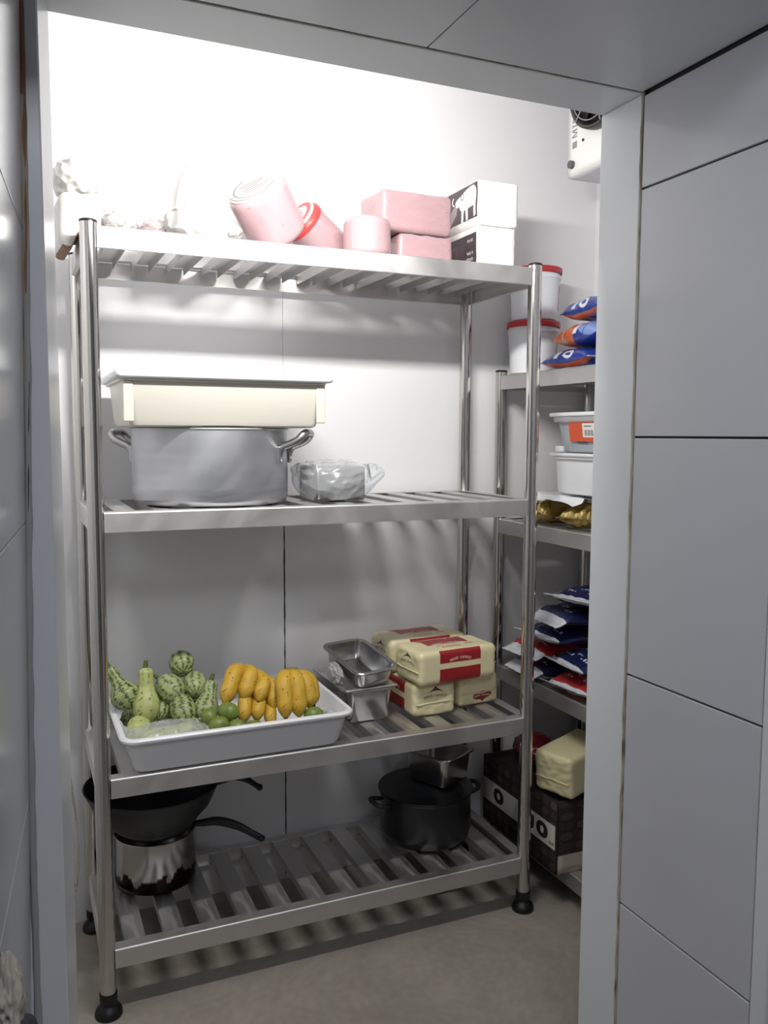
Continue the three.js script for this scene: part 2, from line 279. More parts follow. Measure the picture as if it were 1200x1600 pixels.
// ------------------------------------------------------------------ vessels
function tubeAlong(pts, r, n = 24, m = 10, flat = 1) { return sweep(pts, () => r, n, m, null, flat); }
{ // large aluminium pot
  const t = thing('stock_pot', 'large wide aluminium pot with looped handles under the white tub', 'pot', [0.315, S3, -0.2]), R = 0.205, H = 0.199;
  const g = lathe([[0, 0.0015], [R - 0.02, 0.0015], [R - 0.006, 0.006], [R - 0.0005, 0.018], [R, 0.05], [R, H - 0.006], [R + 0.003, H - 0.004], [R + 0.003, H - 0.001], [R, H], [R - 0.004, H - 0.002], [R - 0.004, 0.02], [R - 0.02, 0.006], [0, 0.006]], 80);
  part(t, 'body', g, M.alu);
  for (const [a, nm] of [[0.56, 1], [0.56 + Math.PI, 1]]) {
    const h = new THREE.Group(); h.name = 'handle'; h.rotation.y = -a; t.add(h);   // local +x points outwards
    const loop = [];
    for (const s of [-1, 1]) { const l = [V(R - 0.004, H - 0.070, s * 0.046), V(R + 0.006, H - 0.050, s * 0.046), V(R + 0.026, H - 0.041, s * 0.046), V(R + 0.048, H - 0.030, s * 0.046), V(R + 0.060, H - 0.016, s * 0.040), V(R + 0.064, H - 0.011, s * 0.022), V(R + 0.064, H - 0.011, 0)]; loop.push(s < 0 ? l : l.slice().reverse()); }
    part(h, 'loop', sweep([...loop[0], ...loop[1].slice(1)], (u) => 0.0085, 60, 12, null, 1.2), M.handle);
    for (const s of [-1, 1]) { part(h, 'lug', rbox(R - 0.010, R + 0.003, H - 0.092, H - 0.046, s * 0.046 - 0.010, s * 0.046 + 0.010, 0.004, 2), M.handle); const b = new THREE.SphereGeometry(0.0042, 12, 8); part(h, 'rivet', b, M.pan, [R + 0.003, H - 0.085, s * 0.046]); part(h, 'rivet', b, M.pan, [R + 0.003, H - 0.062, s * 0.046]); }
  }
}
// open tub with sloping walls, rolled rim and wall thickness, from a rounded rectangle; base at y = 0, rim size w x d
function tubGeo(w, d, h, slope, wall, rimW, rimH, r0, inner = true) {
  const ring = (hw, hd, r, y) => { const a = []; for (let q = 0; q < 4; q++) for (let k = 0; k <= 6; k++) { const an = (q * 90 + k * 15) * D2R, sx = [1, -1, -1, 1][q], sz = [1, 1, -1, -1][q]; a.push([sx * (hw - r) + r * Math.cos(an), y, sz * (hd - r) + r * Math.sin(an)]); } return a; };
  const W = w / 2 - rimW, Dp = d / 2 - rimW, at = (y, off) => ring(W - slope * (1 - y / h) - off, Dp - slope * (1 - y / h) - off, Math.max(0.004, r0 - off), y);
  const rings = [ring(0.002, 0.002, 0.001, 0), at(0, 0.012), at(0.004, 0.003), at(0.014, 0)];
  rings.push(at(h - rimH, 0), ring(w / 2 - 0.002, d / 2 - 0.002, r0 + rimW, h - rimH), ring(w / 2, d / 2, r0 + rimW, h - rimH + 0.003), ring(w / 2, d / 2, r0 + rimW, h - 0.004), ring(w / 2 - 0.004, d / 2 - 0.004, r0 + rimW - 0.003, h));
  if (inner) rings.push(at(h, wall - 0.001), at(h - 0.006, wall), at(0.02, wall), at(wall + 0.001, wall + 0.012), ring(0.002, 0.002, 0.001, wall));
  else rings.push(ring(0.002, 0.002, 0.001, h));
  const m = rings[0].length, pos = rings.flat(2), uv = [], idx = [];
  rings.forEach((r, i) => r.forEach((p, j) => uv.push(p[0] * 4, p[2] * 4 + p[1] * 4)));
  for (let i = 0; i < rings.length - 1; i++) for (let j = 0; j < m; j++) { const a = i * m + j, b = i * m + (j + 1) % m, c = a + m, e = b + m; idx.push(a, c, b, b, c, e); }
  const g = new THREE.BufferGeometry(); g.setAttribute('position', new THREE.Float32BufferAttribute(pos, 3)); g.setAttribute('uv', new THREE.Float32BufferAttribute(uv, 2)); g.setIndex(idx);
  const ng = g.toNonIndexed(); ng.computeVertexNormals(); return creased(ng);
}
// smooth where faces meet at less than 40 degrees
function creased(g) {
  const p = g.attributes.position, n = g.attributes.normal, m = new Map(), out = new Float32Array(n.array), a = V(), b = V(), s = V();
  const key = (i) => Math.round(p.getX(i) * 2e5) + ',' + Math.round(p.getY(i) * 2e5) + ',' + Math.round(p.getZ(i) * 2e5);
  for (let i = 0; i < p.count; i++) { const k = key(i); if (!m.has(k)) m.set(k, []); m.get(k).push(i); }
  for (const l of m.values()) for (const i of l) { a.fromBufferAttribute(n, i); s.set(0, 0, 0); for (const j of l) { b.fromBufferAttribute(n, j); if (a.dot(b) > 0.76) s.add(b); } s.normalize(); out.set([s.x, s.y, s.z], i * 3); }
  n.array.set(out); return g;
}
{ // white tub upturned? no: standing on the pot, with lid
  const t = thing('storage_tub', 'long white plastic tub with lid resting on the aluminium pot', 'tub', [0.317, S3 + 0.2, -0.168]);
  part(t, 'tub', tubGeo(0.515, 0.372, 0.116, 0.012, 0.003, 0.010, 0.008, 0.022), M.milky);
  const lid = part(t, 'lid', softbox(0.535, 0.022, 0.392, 0.009, 40), M.whitePlastic, [0, 0.113, 0]);
  for (const s of [-1, 1]) part(t, 'corner_rib', rbox(s * 0.238 - 0.012, s * 0.238 + 0.012, 0.012, 0.108, 0.1700, 0.1765, 0.003), M.milky);
}
{ // metal box in a clear bag
  const t = thing('wrapped_tin', 'square metal tin wrapped in a clear plastic bag', 'tin', [0.648, S3, -0.165], [0, 0.06, 0]);
  part(t, 'tin', softbox(0.145, 0.094, 0.14, 0.008, 20), std(new THREE.Color().setRGB(0.36, 0.36, 0.37), 0.4, 1), [0, 0.002, 0]);
  const g = crumple(0.116, 0.066, 0.102, 0.12, 2.0, 4.2, (v) => { v.y = Math.min(v.y, 0.112 + 0.006 * N(v.x * 40, v.z * 40, 1)); const e = Math.max(0, Math.abs(v.x) - 0.075); if (v.x > 0) v.x += e * 0.9; v.y += e * 0.55; if (Math.abs(v.x) < 0.08 && Math.abs(v.z) < 0.078) v.y = Math.max(v.y, v.y > 0.05 ? 0.103 : v.y); }, 22);
  part(t, 'plastic_wrap', g, M.film);
}

// ------------------------------------------------------------------ produce tray
solo('produce_tray', 'shallow white plastic tray full of squash, bananas and limes', 'tray', tubGeo(0.602, 0.438, 0.098, 0.024, 0.003, 0.012, 0.012, 0.03), M.whitePlastic, [0.341, S2 + 0.001, -0.175]);
function squash(label, p, dir, len, r, mat, neck, lob = 10) {   // p centre of the fat end; dir points from the blossom end to the stem
  const d = V(...dir).normalize(), t = thing('squash', label, 'squash', p, null, 'striped squashes in the white tray');
  const side = V(d.z, 0.3, -d.x).normalize(), pts = []; for (let i = 0; i <= 6; i++) { const u = i / 6; pts.push(d.clone().multiplyScalar((u * len) - r).addScaledVector(side, neck ? 0.012 * u * u : 0)); }
  const rf = (u) => { const round = Math.sqrt(Math.max(0.0, 1 - Math.pow(Math.abs(u * 2 - 1), 2.4))); if (!neck) return Math.max(0.003, r * round); const a = 1 - THREE.MathUtils.smoothstep(u, 0.3, 0.72) * (1 - neck), c = Math.min(1, Math.sqrt(Math.max(0, u / 0.34) * (2 - Math.min(1, u / 0.34))) ), e = u > 0.93 ? Math.sqrt(Math.max(0.1, 1 - ((u - 0.93) / 0.07) ** 2)) : 1; return Math.max(0.003, r * a * (u < 0.34 ? c : 1) * e); };
  part(t, 'body', sweep(pts, rf, 30, 40, (a) => 1 + 0.025 * Math.cos(a * lob)), mat);
  const top = pts[6], st = d.clone().multiplyScalar(0.02).add(top); part(t, 'stem', sweep([top.clone().addScaledVector(d, -0.004), top.clone().addScaledVector(d, 0.006), st], (u) => 0.007 - 0.002 * u, 6, 6), M.stem);
  part(t, 'blossom_scar', new THREE.SphereGeometry(0.0045, 8, 6), M.stem, pts[0].clone().addScaledVector(d, 0.0018).toArray());
  return t;
}
squash('round mottled squash with bent neck beside the left rack post', [0.080, 0.742, -0.20], [-0.25, 0.55, -0.3], 0.12, 0.040, M.squashA, 0.4);
squash('tall pale pear-shaped squash standing neck up', [0.128, 0.706, -0.165], [0.10, 1, -0.22], 0.135, 0.035, M.squashC, 0.55);
squash('pale smooth squash in the middle of the pile', [0.198, 0.742, -0.20], [-0.55, 0.5, -0.7], 0.085, 0.0375, M.squashB, 0);
squash('small round striped squash on top of the pile', [0.236, 0.796, -0.245], [0.05, 0.35, -1], 0.078, 0.034, M.squashA, 0);
squash('round squash right of the pile with radiating stripes', [0.264, 0.742, -0.205], [0.1, 0.3, -1], 0.085, 0.034, M.squashB, 0);
squash('dark green striped squash in front of the pile', [0.222, 0.688, -0.150], [-0.1, 0.7, -0.7], 0.09, 0.0345, M.squashA, 0);
squash('striped squash whose neck points up to the bananas', [0.283, 0.690, -0.155], [0.35, 0.75, -0.35], 0.11, 0.036, M.squashB, 0.55);
squash('small squash half hidden behind the tall pale one', [0.166, 0.690, -0.185], [0.2, 0.6, -0.8], 0.07, 0.026, M.squashA, 0);
squash('little striped squash low down beside the limes', [0.248, 0.656, -0.085], [-0.4, 0.4, -0.8], 0.075, 0.025, M.squashA, 0);
squash('pale squash low in the left corner of the tray', [0.101, 0.662, -0.120], [0.2, 0.3, -1], 0.09, 0.032, M.squashC, 0);
squash('long pale squash lying under the clear plastic bag', [0.125, 0.652, -0.075], [1, 0.06, -0.12], 0.15, 0.030, M.squashC, 0.75);
squash('squash buried at the bottom of the pile at the back', [0.225, 0.660, -0.265], [1, 0.1, 0.2], 0.12, 0.036, M.squashB, 0.7);
squash('squash buried under the round ones at the back', [0.110, 0.655, -0.275], [1, 0.1, 0.1], 0.11, 0.036, M.squashB, 0);
{ // clear bag over the squash at the left front
  const g = new THREE.PlaneGeometry(0.215, 0.115, 46, 30); g.rotateX(-Math.PI / 2);
  deform(g, (v) => { const u = v.x / 0.1075, w = v.z / 0.0575; v.y = 0.034 * (1 - u * u * 0.55) * (1 - 0.45 * w * w) + 0.007 * Math.abs(N(v.x * 34, v.z * 42, 2)) + 0.005 * N(v.x * 70, 3, v.z * 70) + (Math.abs(u) > 0.86 ? 0.008 * N(v.z * 80, 1, 4) : 0); v.z += 0.006 * N(v.x * 30, 2, 7); });
  solo('plastic_bag', 'crinkled clear plastic bag in the left front corner of the tray', 'bag', g, M.film, [0.160, 0.664, -0.052], [0.1, 0, 0]);
}
const limeGeo = sweep([V(0, 0, -0.027), V(0, 0, -0.012), V(0, 0, 0.012), V(0, 0, 0.028)], (u) => Math.max(0.002, 0.023 * Math.pow(Math.max(0, 1 - Math.pow(Math.abs(u * 2 - 1), 2.3)), 0.55)), 18, 22);
function lime(label, p, rot, s = 1) { const t = thing('lime', label, 'lime', p, rot, 'limes in the white tray'); const b = part(t, 'body', limeGeo, M.lime); b.scale.setScalar(s); part(t, 'stem_scar', new THREE.SphereGeometry(0.003, 8, 6), M.stem, [0, 0, 0.0275 * s]); return t; }
lime('bright lime in front of the first bananas', [0.321, 0.708, -0.060], [0.3, 0.8, 0], 1.08);
lime('lime at the tray rim left of the bananas', [0.291, 0.684, -0.036], [0.1, 1.5, 0.3]);
lime('lime behind the rim next to the little squash', [0.274, 0.696, -0.072], [0.9, 0.4, 0], 0.9);
lime('lime low at the rim below the bananas', [0.336, 0.674, -0.030], [0.2, 1.1, 0], 0.92);
lime('dark lime half hidden between the banana bunches', [0.382, 0.664, -0.032], [0.4, 1.4, 0], 0.95);
lime('single lime at the right end beside the bananas', [0.546, 0.678, -0.032], [0.1, 1.3, 0], 1.0);
lime('lime deep below the bright lime', [0.318, 0.652, -0.085], [0.1, 0.3, 0]);
function bananaParts(t, a, m, b, r = 0.0205) {   // from stem a over m to tip b
  const A = V(...a), B = V(...b), Mi = V(...m), pts = [A, A.clone().lerp(Mi, 0.5).add(V(0, 0.004, 0)), Mi, Mi.clone().lerp(B, 0.55).add(V(0, 0.004, 0.002)), B];
  const g = part(t, 'banana', sweep(pts, (u) => r * Math.min(1, 0.42 + 2.6 * u) * (u > 0.78 ? Math.max(0.28, 1 - ((u - 0.78) / 0.22) ** 2 * 0.72) : 1), 26, 14, (an) => 1 + 0.05 * Math.cos(an * 5)), M.banana);
  const d = B.clone().sub(pts[3]).normalize(); part(g, 'tip', sweep([B.clone().addScaledVector(d, -0.003), B.clone().addScaledVector(d, 0.007)], (u) => 0.0066 - 0.002 * u, 4, 8), M.bananaTip);
  return g;
}
{
  const t1 = thing('banana_bunch', 'bunch of bananas behind the bright lime, tips pointing down', 'bananas', [0, 0, 0], null, 'banana bunches in the white tray');
  bananaParts(t1, [0.392, 0.778, -0.185], [0.352, 0.788, -0.125], [0.318, 0.722, -0.085], 0.0225);
  bananaParts(t1, [0.402, 0.776, -0.180], [0.394, 0.782, -0.112], [0.366, 0.728, -0.080], 0.022);
  bananaParts(t1, [0.412, 0.768, -0.178], [0.428, 0.762, -0.105], [0.404, 0.722, -0.068], 0.021);
  bananaParts(t1, [0.420, 0.760, -0.178], [0.456, 0.744, -0.110], [0.446, 0.694, -0.075], 0.019);
  part(t1, 'crown', crumple(0.022, 0.016, 0.016, 0.2, 2, 3, null, 6), M.bananaStem, [0.404, 0.760, -0.185]);
  const t2 = thing('banana_bunch', 'small lower bunch of bananas above the rim between the limes', 'bananas', [0, 0, 0], null, 'banana bunches in the white tray');
  bananaParts(t2, [0.392, 0.716, -0.150], [0.372, 0.722, -0.085], [0.360, 0.674, -0.058], 0.019);
  bananaParts(t2, [0.404, 0.712, -0.150], [0.410, 0.716, -0.085], [0.396, 0.676, -0.056], 0.019);
  bananaParts(t2, [0.416, 0.700, -0.150], [0.440, 0.690, -0.085], [0.432, 0.658, -0.050], 0.017);
  part(t2, 'crown', crumple(0.02, 0.014, 0.014, 0.2, 2, 5, null, 6), M.bananaStem, [0.404, 0.700, -0.156]);
  const t3 = thing('banana_bunch', 'bunch of long bananas at the right end of the tray', 'bananas', [0, 0, 0], null, 'banana bunches in the white tray');
  bananaParts(t3, [0.500, 0.776, -0.120], [0.473, 0.766, -0.066], [0.468, 0.682, -0.030], 0.0225);
  bananaParts(t3, [0.510, 0.776, -0.120], [0.508, 0.764, -0.066], [0.506, 0.680, -0.032], 0.0225);
  bananaParts(t3, [0.520, 0.774, -0.122], [0.542, 0.756, -0.085], [0.544, 0.692, -0.058], 0.021);
  bananaParts(t3, [0.526, 0.770, -0.128], [0.562, 0.748, -0.108], [0.564, 0.690, -0.085], 0.020);
  part(t3, 'crown', crumple(0.026, 0.014, 0.018, 0.2, 2, 7, null, 6), M.bananaStem, [0.512, 0.764, -0.126]);
}
solo('plastic_bag', 'small white plastic knot beside the single lime', 'bag', crumple(0.030, 0.018, 0.024, 0.45, 2.6, 2.2, (v) => { v.y += v.x < -0.004 ? 0.012 : 0; }, 12), M.bag, [0.588, 0.650, -0.045]);

// ------------------------------------------------------------------ steel pans and cheese on the same shelf
function gnPan(t, w, d, h, lip = 0.012) { return part(t, 'pan', tubGeo(w, d, h, 0.006, 0.0012, lip, 0.004, 0.022), M.pan); }
{
  const a = thing('steel_pan', 'deep steel food pan with flat lid standing beside the tray', 'pan', [0.752, S2, -0.245], [0, 0.0, 0], 'steel food pans beside the cheese'); gnPan(a, 0.166, 0.262, 0.098);
  part(a, 'lid', softbox(0.164, 0.006, 0.26, 0.0025, 24), M.steel, [-0.004, 0.0985, -0.004], [0, 0.05, 0]);
  const b = thing('steel_pan', 'open shallow steel food pan tilted on top of the lidded one', 'pan', [0.752, S2 + 0.122, -0.222], [11 * D2R, 0.16, 0], 'steel food pans beside the cheese'); gnPan(b, 0.150, 0.232, 0.056, 0.013);
}
solo('plastic_film', 'scrap of white film stuck between the two steel pans', 'film', crumple(0.014, 0.03, 0.05, 0.5, 2.4, 8.1, null, 12), M.bag, [0.676, S2 + 0.1055, -0.215]);
const creamCol = '#e6dcb2', redCol = '#9c1f26';
function logo(c, x, y, s, col, text = 'MONTE CASTELO', peak = true) {
  c.save(); c.translate(x, y); c.scale(s, s); c.fillStyle = col; c.strokeStyle = col; c.lineWidth = 3;
  if (peak) { c.beginPath(); c.moveTo(-46, -2); c.quadraticCurveTo(-22, -22, -8, -30); c.lineTo(0, -44); c.lineTo(9, -30); c.quadraticCurveTo(26, -20, 48, -2); c.quadraticCurveTo(0, -34, -46, -2); c.fill(); }
  c.font = 'bold 17px serif'; c.textAlign = 'center'; const L = text.length; for (let i = 0; i < L; i++) { const u = (i - (L - 1) / 2) / L * 2, a = u * 0.34; c.save(); c.translate(u * 58, 14 + u * u * 9); c.rotate(a); c.fillText(text[i], 0, 0); c.restore(); }
  c.restore();
}
const cheeseSide = canvas(512, 200, (c, w, h) => { c.fillStyle = creamCol; c.fillRect(0, 0, w, h); c.fillStyle = redCol; c.fillRect(128, 0, 270, 78); c.fillRect(128, 112, 270, 88); logo(c, 263, 44, 1.15, '#eadfca', 'MONTE CASTELO', false); });
const cheeseTop = canvas(512, 256, (c, w, h) => { c.fillStyle = creamCol; c.fillRect(0, 0, w, h); c.fillStyle = redCol; c.beginPath(); c.moveTo(96, 30); c.lineTo(300, 30); c.lineTo(312, 42); c.lineTo(325, 30); c.lineTo(398, 30); c.lineTo(398, 140); c.lineTo(128, 140); c.lineTo(128, 66); c.closePath(); c.fill(); logo(c, 262, 104, 1.7, '#eadfca', 'MONTE CASTELO', false); c.fillStyle = redCol; c.font = 'bold 17px sans-serif'; c.textAlign = 'center'; c.fillText('QUEIJO MUSSARELA', 240, 174); c.fillRect(350, 164, 60, 10); c.fillRect(180, 190, 130, 9); c.fillRect(128, 244, 270, 12); });
const cheeseEnd = canvas(256, 200, (c, w, h) => { c.fillStyle = creamCol; c.fillRect(0, 0, w, h); logo(c, 132, 66, 1.1, '#5a3a34'); });
const cheeseEndPlain = canvas(64, 64, (c, w, h) => { c.fillStyle = creamCol; c.fillRect(0, 0, w, h); });
const cheeseEndRed = canvas(256, 200, (c, w, h) => { c.fillStyle = creamCol; c.fillRect(0, 0, w, h); c.fillStyle = '#8c2a2a'; c.beginPath(); c.ellipse(150, 140, 62, 26, -0.1, 0, 7); c.fill(); c.beginPath(); c.moveTo(130, 160); c.lineTo(170, 160); c.lineTo(150, 182); c.fill(); logo(c, 150, 132, 0.85, '#e8dcc0', 'MONTE CASTELO', false); });
const cm = (t) => phys(0xffffff, 0.42, { map: t, clearcoat: 0.35, clearcoatRoughness: 0.25 });
const CM = { side: cm(cheeseSide), top: cm(cheeseTop), end: cm(cheeseEnd), plain: cm(cheeseEndPlain), endRed: cm(cheeseEndRed) };
function cheese(label, pos, rot, dims, endMat, seed, plain) {
  const t = thing('cheese_block', label, 'cheese', pos, rot, 'packed cheese blocks'), [w, h, d] = dims;
  const g = softbox(w, h, d, 0.017, 44, (v) => {
    const e = Math.abs(v.x) / (w / 2), ends = THREE.MathUtils.smoothstep(e, 0.8, 1), n = N(v.x * 18 + seed, v.y * 18, v.z * 18);
    const k = 1 + 0.012 * n; v.z *= k; if (v.y > h * 0.2) v.y += 0.0015 * n; v.x += ends * Math.sign(v.x) * 0.004 * N(v.y * 60, v.z * 40, seed);
  });
  part(t, 'block', g, plain ? endMat : [endMat, endMat, CM.top, CM.side, CM.side, CM.side]);
  // welded edge of the wrapper on both ends
  for (const s of [-1, 1]) { const pts = []; for (let i = 0; i <= 14; i++) { const z = (i / 14 - 0.5) * (d - 0.02); pts.push(V(s * (w / 2 + 0.0012), h * 0.40 + 0.0045 * N(z * 40, seed, s), z)); } part(t, 'wrapper_seam', sweep(pts, (u) => 0.0028 + 0.0014 * N(u * 12, seed, s), 30, 6, null, 0.6), CM.plain); }
  return t;
}
const CD = [0.272, 0.1, 0.148];
cheese('cheese block on top in front with wide red label', [1.008, S2 + 0.104, -0.150], [0, 0.09, 0], CD, CM.end, 1);
cheese('cheese block lying behind the topmost front one', [0.996, S2 + 0.1025, -0.318], [0, 0.06, 0], CD, CM.end, 2);
cheese('lower cheese block beside the steel pans, logo end in front', [0.945, S2 + 0.001, -0.238], [0, Math.PI / 2 + 0.02, 0], [0.27, 0.1, 0.142], CM.end, 3);
cheese('lower cheese block on the right with round red seal', [1.108, S2 + 0.001, -0.270], [0, Math.PI / 2 + 0.1, 0], [0.255, 0.098, 0.148], CM.endRed, 4);

// ------------------------------------------------------------------ top shelf
{ // white sack and bag at the left end
  solo('white_parcel', 'white wrapped parcel hanging over the left end of the top shelf', 'parcel', softbox(0.098, 0.092, 0.17, 0.018, 26, (v) => { v.x += 0.003 * N(v.y * 40, v.z * 30, 2); v.z += 0.004 * N(v.x * 30, v.y * 30, 5); const k = THREE.MathUtils.smoothstep(-v.x, 0.004, 0.024) * (1 - v.y / 0.092); v.y -= 0.04 * k; }), [0, 1, 2, 3, 4, 5].map((i) => (i === 3 ? std(0x7d6250, 0.8) : M.bagDense)), [-0.013, S4 + 0.001, -0.165], [0, 0.06, 0]);
  solo('plastic_bag', 'crumpled white plastic bag on the parcel at the left end', 'bag', crumple(0.052, 0.055, 0.07, 0.24, 1.7, 6.4, (v) => { v.x += 0.02 * (v.y - 0.05); }, 22), M.bagDense, [-0.012, S4 + 0.093, -0.16]);
}
{
  const t = thing('bag_of_grains', 'small clear bag of mottled beige pieces next to the left post', 'bag', [0.076, S4 + 0.001, -0.13]);
  part(t, 'contents', crumple(0.040, 0.036, 0.06, 0.16, 2.6, 1.2, null, 14), M.grain); part(t, 'film', crumple(0.046, 0.041, 0.066, 0.22, 3.2, 3.3, null, 16), M.film);
  const u = thing('bag_of_meat', 'clear bag of red and pale meat pieces on the top shelf', 'bag', [0.182, S4 + 0.001, -0.205]);
  part(u, 'contents', crumple(0.056, 0.040, 0.066, 0.2, 2.2, 5.2, null, 14), M.meat); part(u, 'film', crumple(0.062, 0.048, 0.074, 0.26, 3, 7.3, null, 16), M.film);
}
solo('plastic_bag', 'white plastic bag with tall twisted knot on the top shelf', 'bag', crumple(0.094, 0.058, 0.070, 0.16, 1.7, 9.7, (v) => { const k = Math.max(0, 1 - Math.hypot(v.x + 0.035, v.z) / 0.075); if (v.y > 0.04) { v.y += 0.1 * k * k * (3 - 2 * k); v.x += (-0.045 - v.x) * 0.3 * k; } if (v.x > 0.05) v.y *= 0.72; }, 26), M.bag, [0.286, S4 + 0.001, -0.105]);
const labelBig = canvas(256, 256, (c, w, h) => { c.fillStyle = '#b4acaa'; c.fillRect(0, 0, w, h); c.strokeStyle = '#6e6866'; c.lineWidth = 8; c.beginPath(); c.arc(128, 128, 106, 0.6, 4.4); c.stroke(); c.fillStyle = '#5c5654'; c.font = 'bold 34px serif'; c.textAlign = 'center'; for (let i = 0; i < 5; i++) c.fillRect(60 + 14 * (i % 2), 84 + i * 22, 130 - 22 * (i % 3), 7); });
const labelRed = canvas(256, 256, (c, w, h) => { c.fillStyle = '#bcb5b3'; c.fillRect(0, 0, w, h); c.strokeStyle = '#cf4a48'; c.lineWidth = 34; c.beginPath(); c.arc(128, 128, 110, 0, 7); c.stroke(); c.strokeStyle = '#444'; c.lineWidth = 3; c.beginPath(); c.ellipse(120, 128, 62, 34, 1.2, 0, 7); c.stroke(); c.fillStyle = '#2c2828'; for (let i = 0; i < 4; i++) c.fillRect(78 + 8 * (i % 2), 96 + i * 17, 84 - 12 * (i % 3), 8); });
function hamCylinder(label, pos, rot, r, h, capTex, ringMat) {
  const t = thing('ham', label, 'ham', pos, rot, 'pink hams on the top shelf'), e = 0.02;
  const pr = [[0, -h / 2]]; for (let i = 0; i <= 6; i++) { const a = -Math.PI / 2 + i * 15 * D2R; pr.push([r - e + e * Math.cos(a), -h / 2 + e + e * Math.sin(a)]); } for (let i = 0; i <= 6; i++) { const a = i * 15 * D2R; pr.push([r - e + e * Math.cos(a), h / 2 - e + e * Math.sin(a)]); } pr.push([0, h / 2]);
  part(t, 'meat', smooth(lathe(pr, 48)), M.ham);
  if (capTex) { const c = new THREE.CircleGeometry(r - e * 0.55, 40); c.rotateX(-Math.PI / 2); const g = mergeGeometries([c]); part(t, 'label', lathe([[0, 0.0025], [r - e * 0.7, 0.0025], [r - e * 0.3, -0.002], [r - e * 0.35, -0.004]], 40), M.bagDense, [0, h / 2, 0]); part(t, 'printed_disc', g, phys(0xffffff, 0.4, { map: capTex }), [0, h / 2 + 0.0032, 0]); }
  if (ringMat) part(t, 'band', lathe([[r - e * 0.3, -0.005], [r - e * 0.02, -0.012], [r + 0.0015, -0.016], [r + 0.0015, -0.026], [r, -0.027]], 48), ringMat, [0, h / 2, 0]);
  return t;
}
hamCylinder('biggest ham, leaning back with a broad white label on top', [0.455, S4 + 0.105, -0.125], [0.55, 0, 34 * D2R], 0.080, 0.15, labelBig);
hamCylinder('ham lying tilted with a red ring around its white label', [0.632, S4 + 0.087, -0.245], [0.12, 0.25, 56 * D2R], 0.061, 0.152, labelRed, std(0xd0403f, 0.4));
hamCylinder('short upright ham roll left of the stacked ham blocks', [0.724, S4 + 0.056, -0.095], null, 0.064, 0.105);
function hamBlock(label, pos, w, h, d, seed, rot) {
  const t = thing('ham_block', label, 'ham', pos, rot, 'rectangular pink ham blocks');
  part(t, 'meat', softbox(w, h, d, 0.014, 34, (v) => { const n = N(v.x * 12 + seed, v.y * 12, v.z * 12); v.z *= 1 + 0.02 * n; v.y += v.y > h * 0.5 ? 0.002 * n : 0; v.x *= 1 + 0.02 * N(v.y * 20, seed, v.z * 14); }), M.ham);
  const pts = []; for (let i = 0; i <= 12; i++) { const x = (i / 12 - 0.5) * (w - 0.02); pts.push(V(x, h - 0.004 + 0.003 * N(x * 50, seed, 1), d / 2 - 0.006)); } part(t, 'wrapper_fold', sweep(pts, (u) => 0.0026 + 0.001 * N(u * 14, seed, 3), 40, 6), M.film);
  return t;
}
hamBlock('lower flat pink ham block beside the white cartons', [0.913, S4 + 0.001, -0.185], 0.172, 0.088, 0.14, 2);
hamBlock('upper larger pink ham block with pale sheen, stacked on the flat one', [0.880, S4 + 0.0905, -0.185], 0.222, 0.112, 0.15, 5, [0, 0.05, 0]);
const boxSide = (up) => canvas(420, 256, (c, w, h) => {   // left face: image right is towards the camera
  c.fillStyle = '#e9e4e2'; c.fillRect(0, 0, w, h); c.fillStyle = '#43393c'; c.fillRect(0, up ? 6 : 40, w - 4, up ? 206 : 216);
  c.fillStyle = '#5a4146'; c.beginPath(); c.ellipse(w * 0.30, h * 0.6, 100, 60, -0.5, 0, 7); c.fill();
  c.fillStyle = '#aaa3a4'; c.beginPath(); if (up) { c.moveTo(150, 104); c.lineTo(196, 96); c.lineTo(190, 150); c.lineTo(120, 214); c.lineTo(70, 206); c.lineTo(110, 140); } else { c.moveTo(60, 44); c.lineTo(110, 44); c.lineTo(100, 120); c.lineTo(20, 256); c.lineTo(10, 200); } c.fill();
  if (up) { // plain animal outline: a bull seen from the side
    c.fillStyle = '#ece7e4'; c.beginPath(); c.moveTo(196, 112); c.lineTo(180, 104); c.lineTo(172, 82); c.quadraticCurveTo(180, 62, 212, 58); c.quadraticCurveTo(240, 50, 262, 42); c.quadraticCurveTo(330, 16, 376, 22); c.quadraticCurveTo(406, 36, 402, 82); c.lineTo(398, 130); c.lineTo(402, 196); c.lineTo(380, 206); c.lineTo(376, 136); c.quadraticCurveTo(340, 138, 316, 142); c.lineTo(318, 206); c.lineTo(296, 210); c.lineTo(290, 142); c.lineTo(272, 148); c.lineTo(266, 212); c.lineTo(246, 212); c.lineTo(244, 142); c.quadraticCurveTo(222, 128, 214, 106); c.closePath(); c.fill();
    c.strokeStyle = '#ece7e4'; c.lineWidth = 8; c.beginPath(); c.arc(168, 66, 26, 1.7, 4.2); c.stroke(); c.strokeStyle = '#43393c'; c.lineWidth = 6; c.beginPath(); c.ellipse(252, 58, 14, 20, 0, 0, 7); c.stroke();
  } else { c.fillStyle = '#c9c2c2'; c.font = 'bold 24px sans-serif'; c.save(); c.translate(w - 40, 70); c.rotate(Math.PI); c.textAlign = 'left'; c.fillText('20 KG', 0, 0); c.fillText('A 18%', 0, -74); c.fillText('QUEIJO DE BUFALA', 0, -112); c.font = 'bold 44px serif'; c.fillText('LAMINADO', 0, -150); c.restore(); }
});
const cartonWhite = phys(0xf1f0ee, 0.4, { clearcoat: 0.3, clearcoatRoughness: 0.2 });
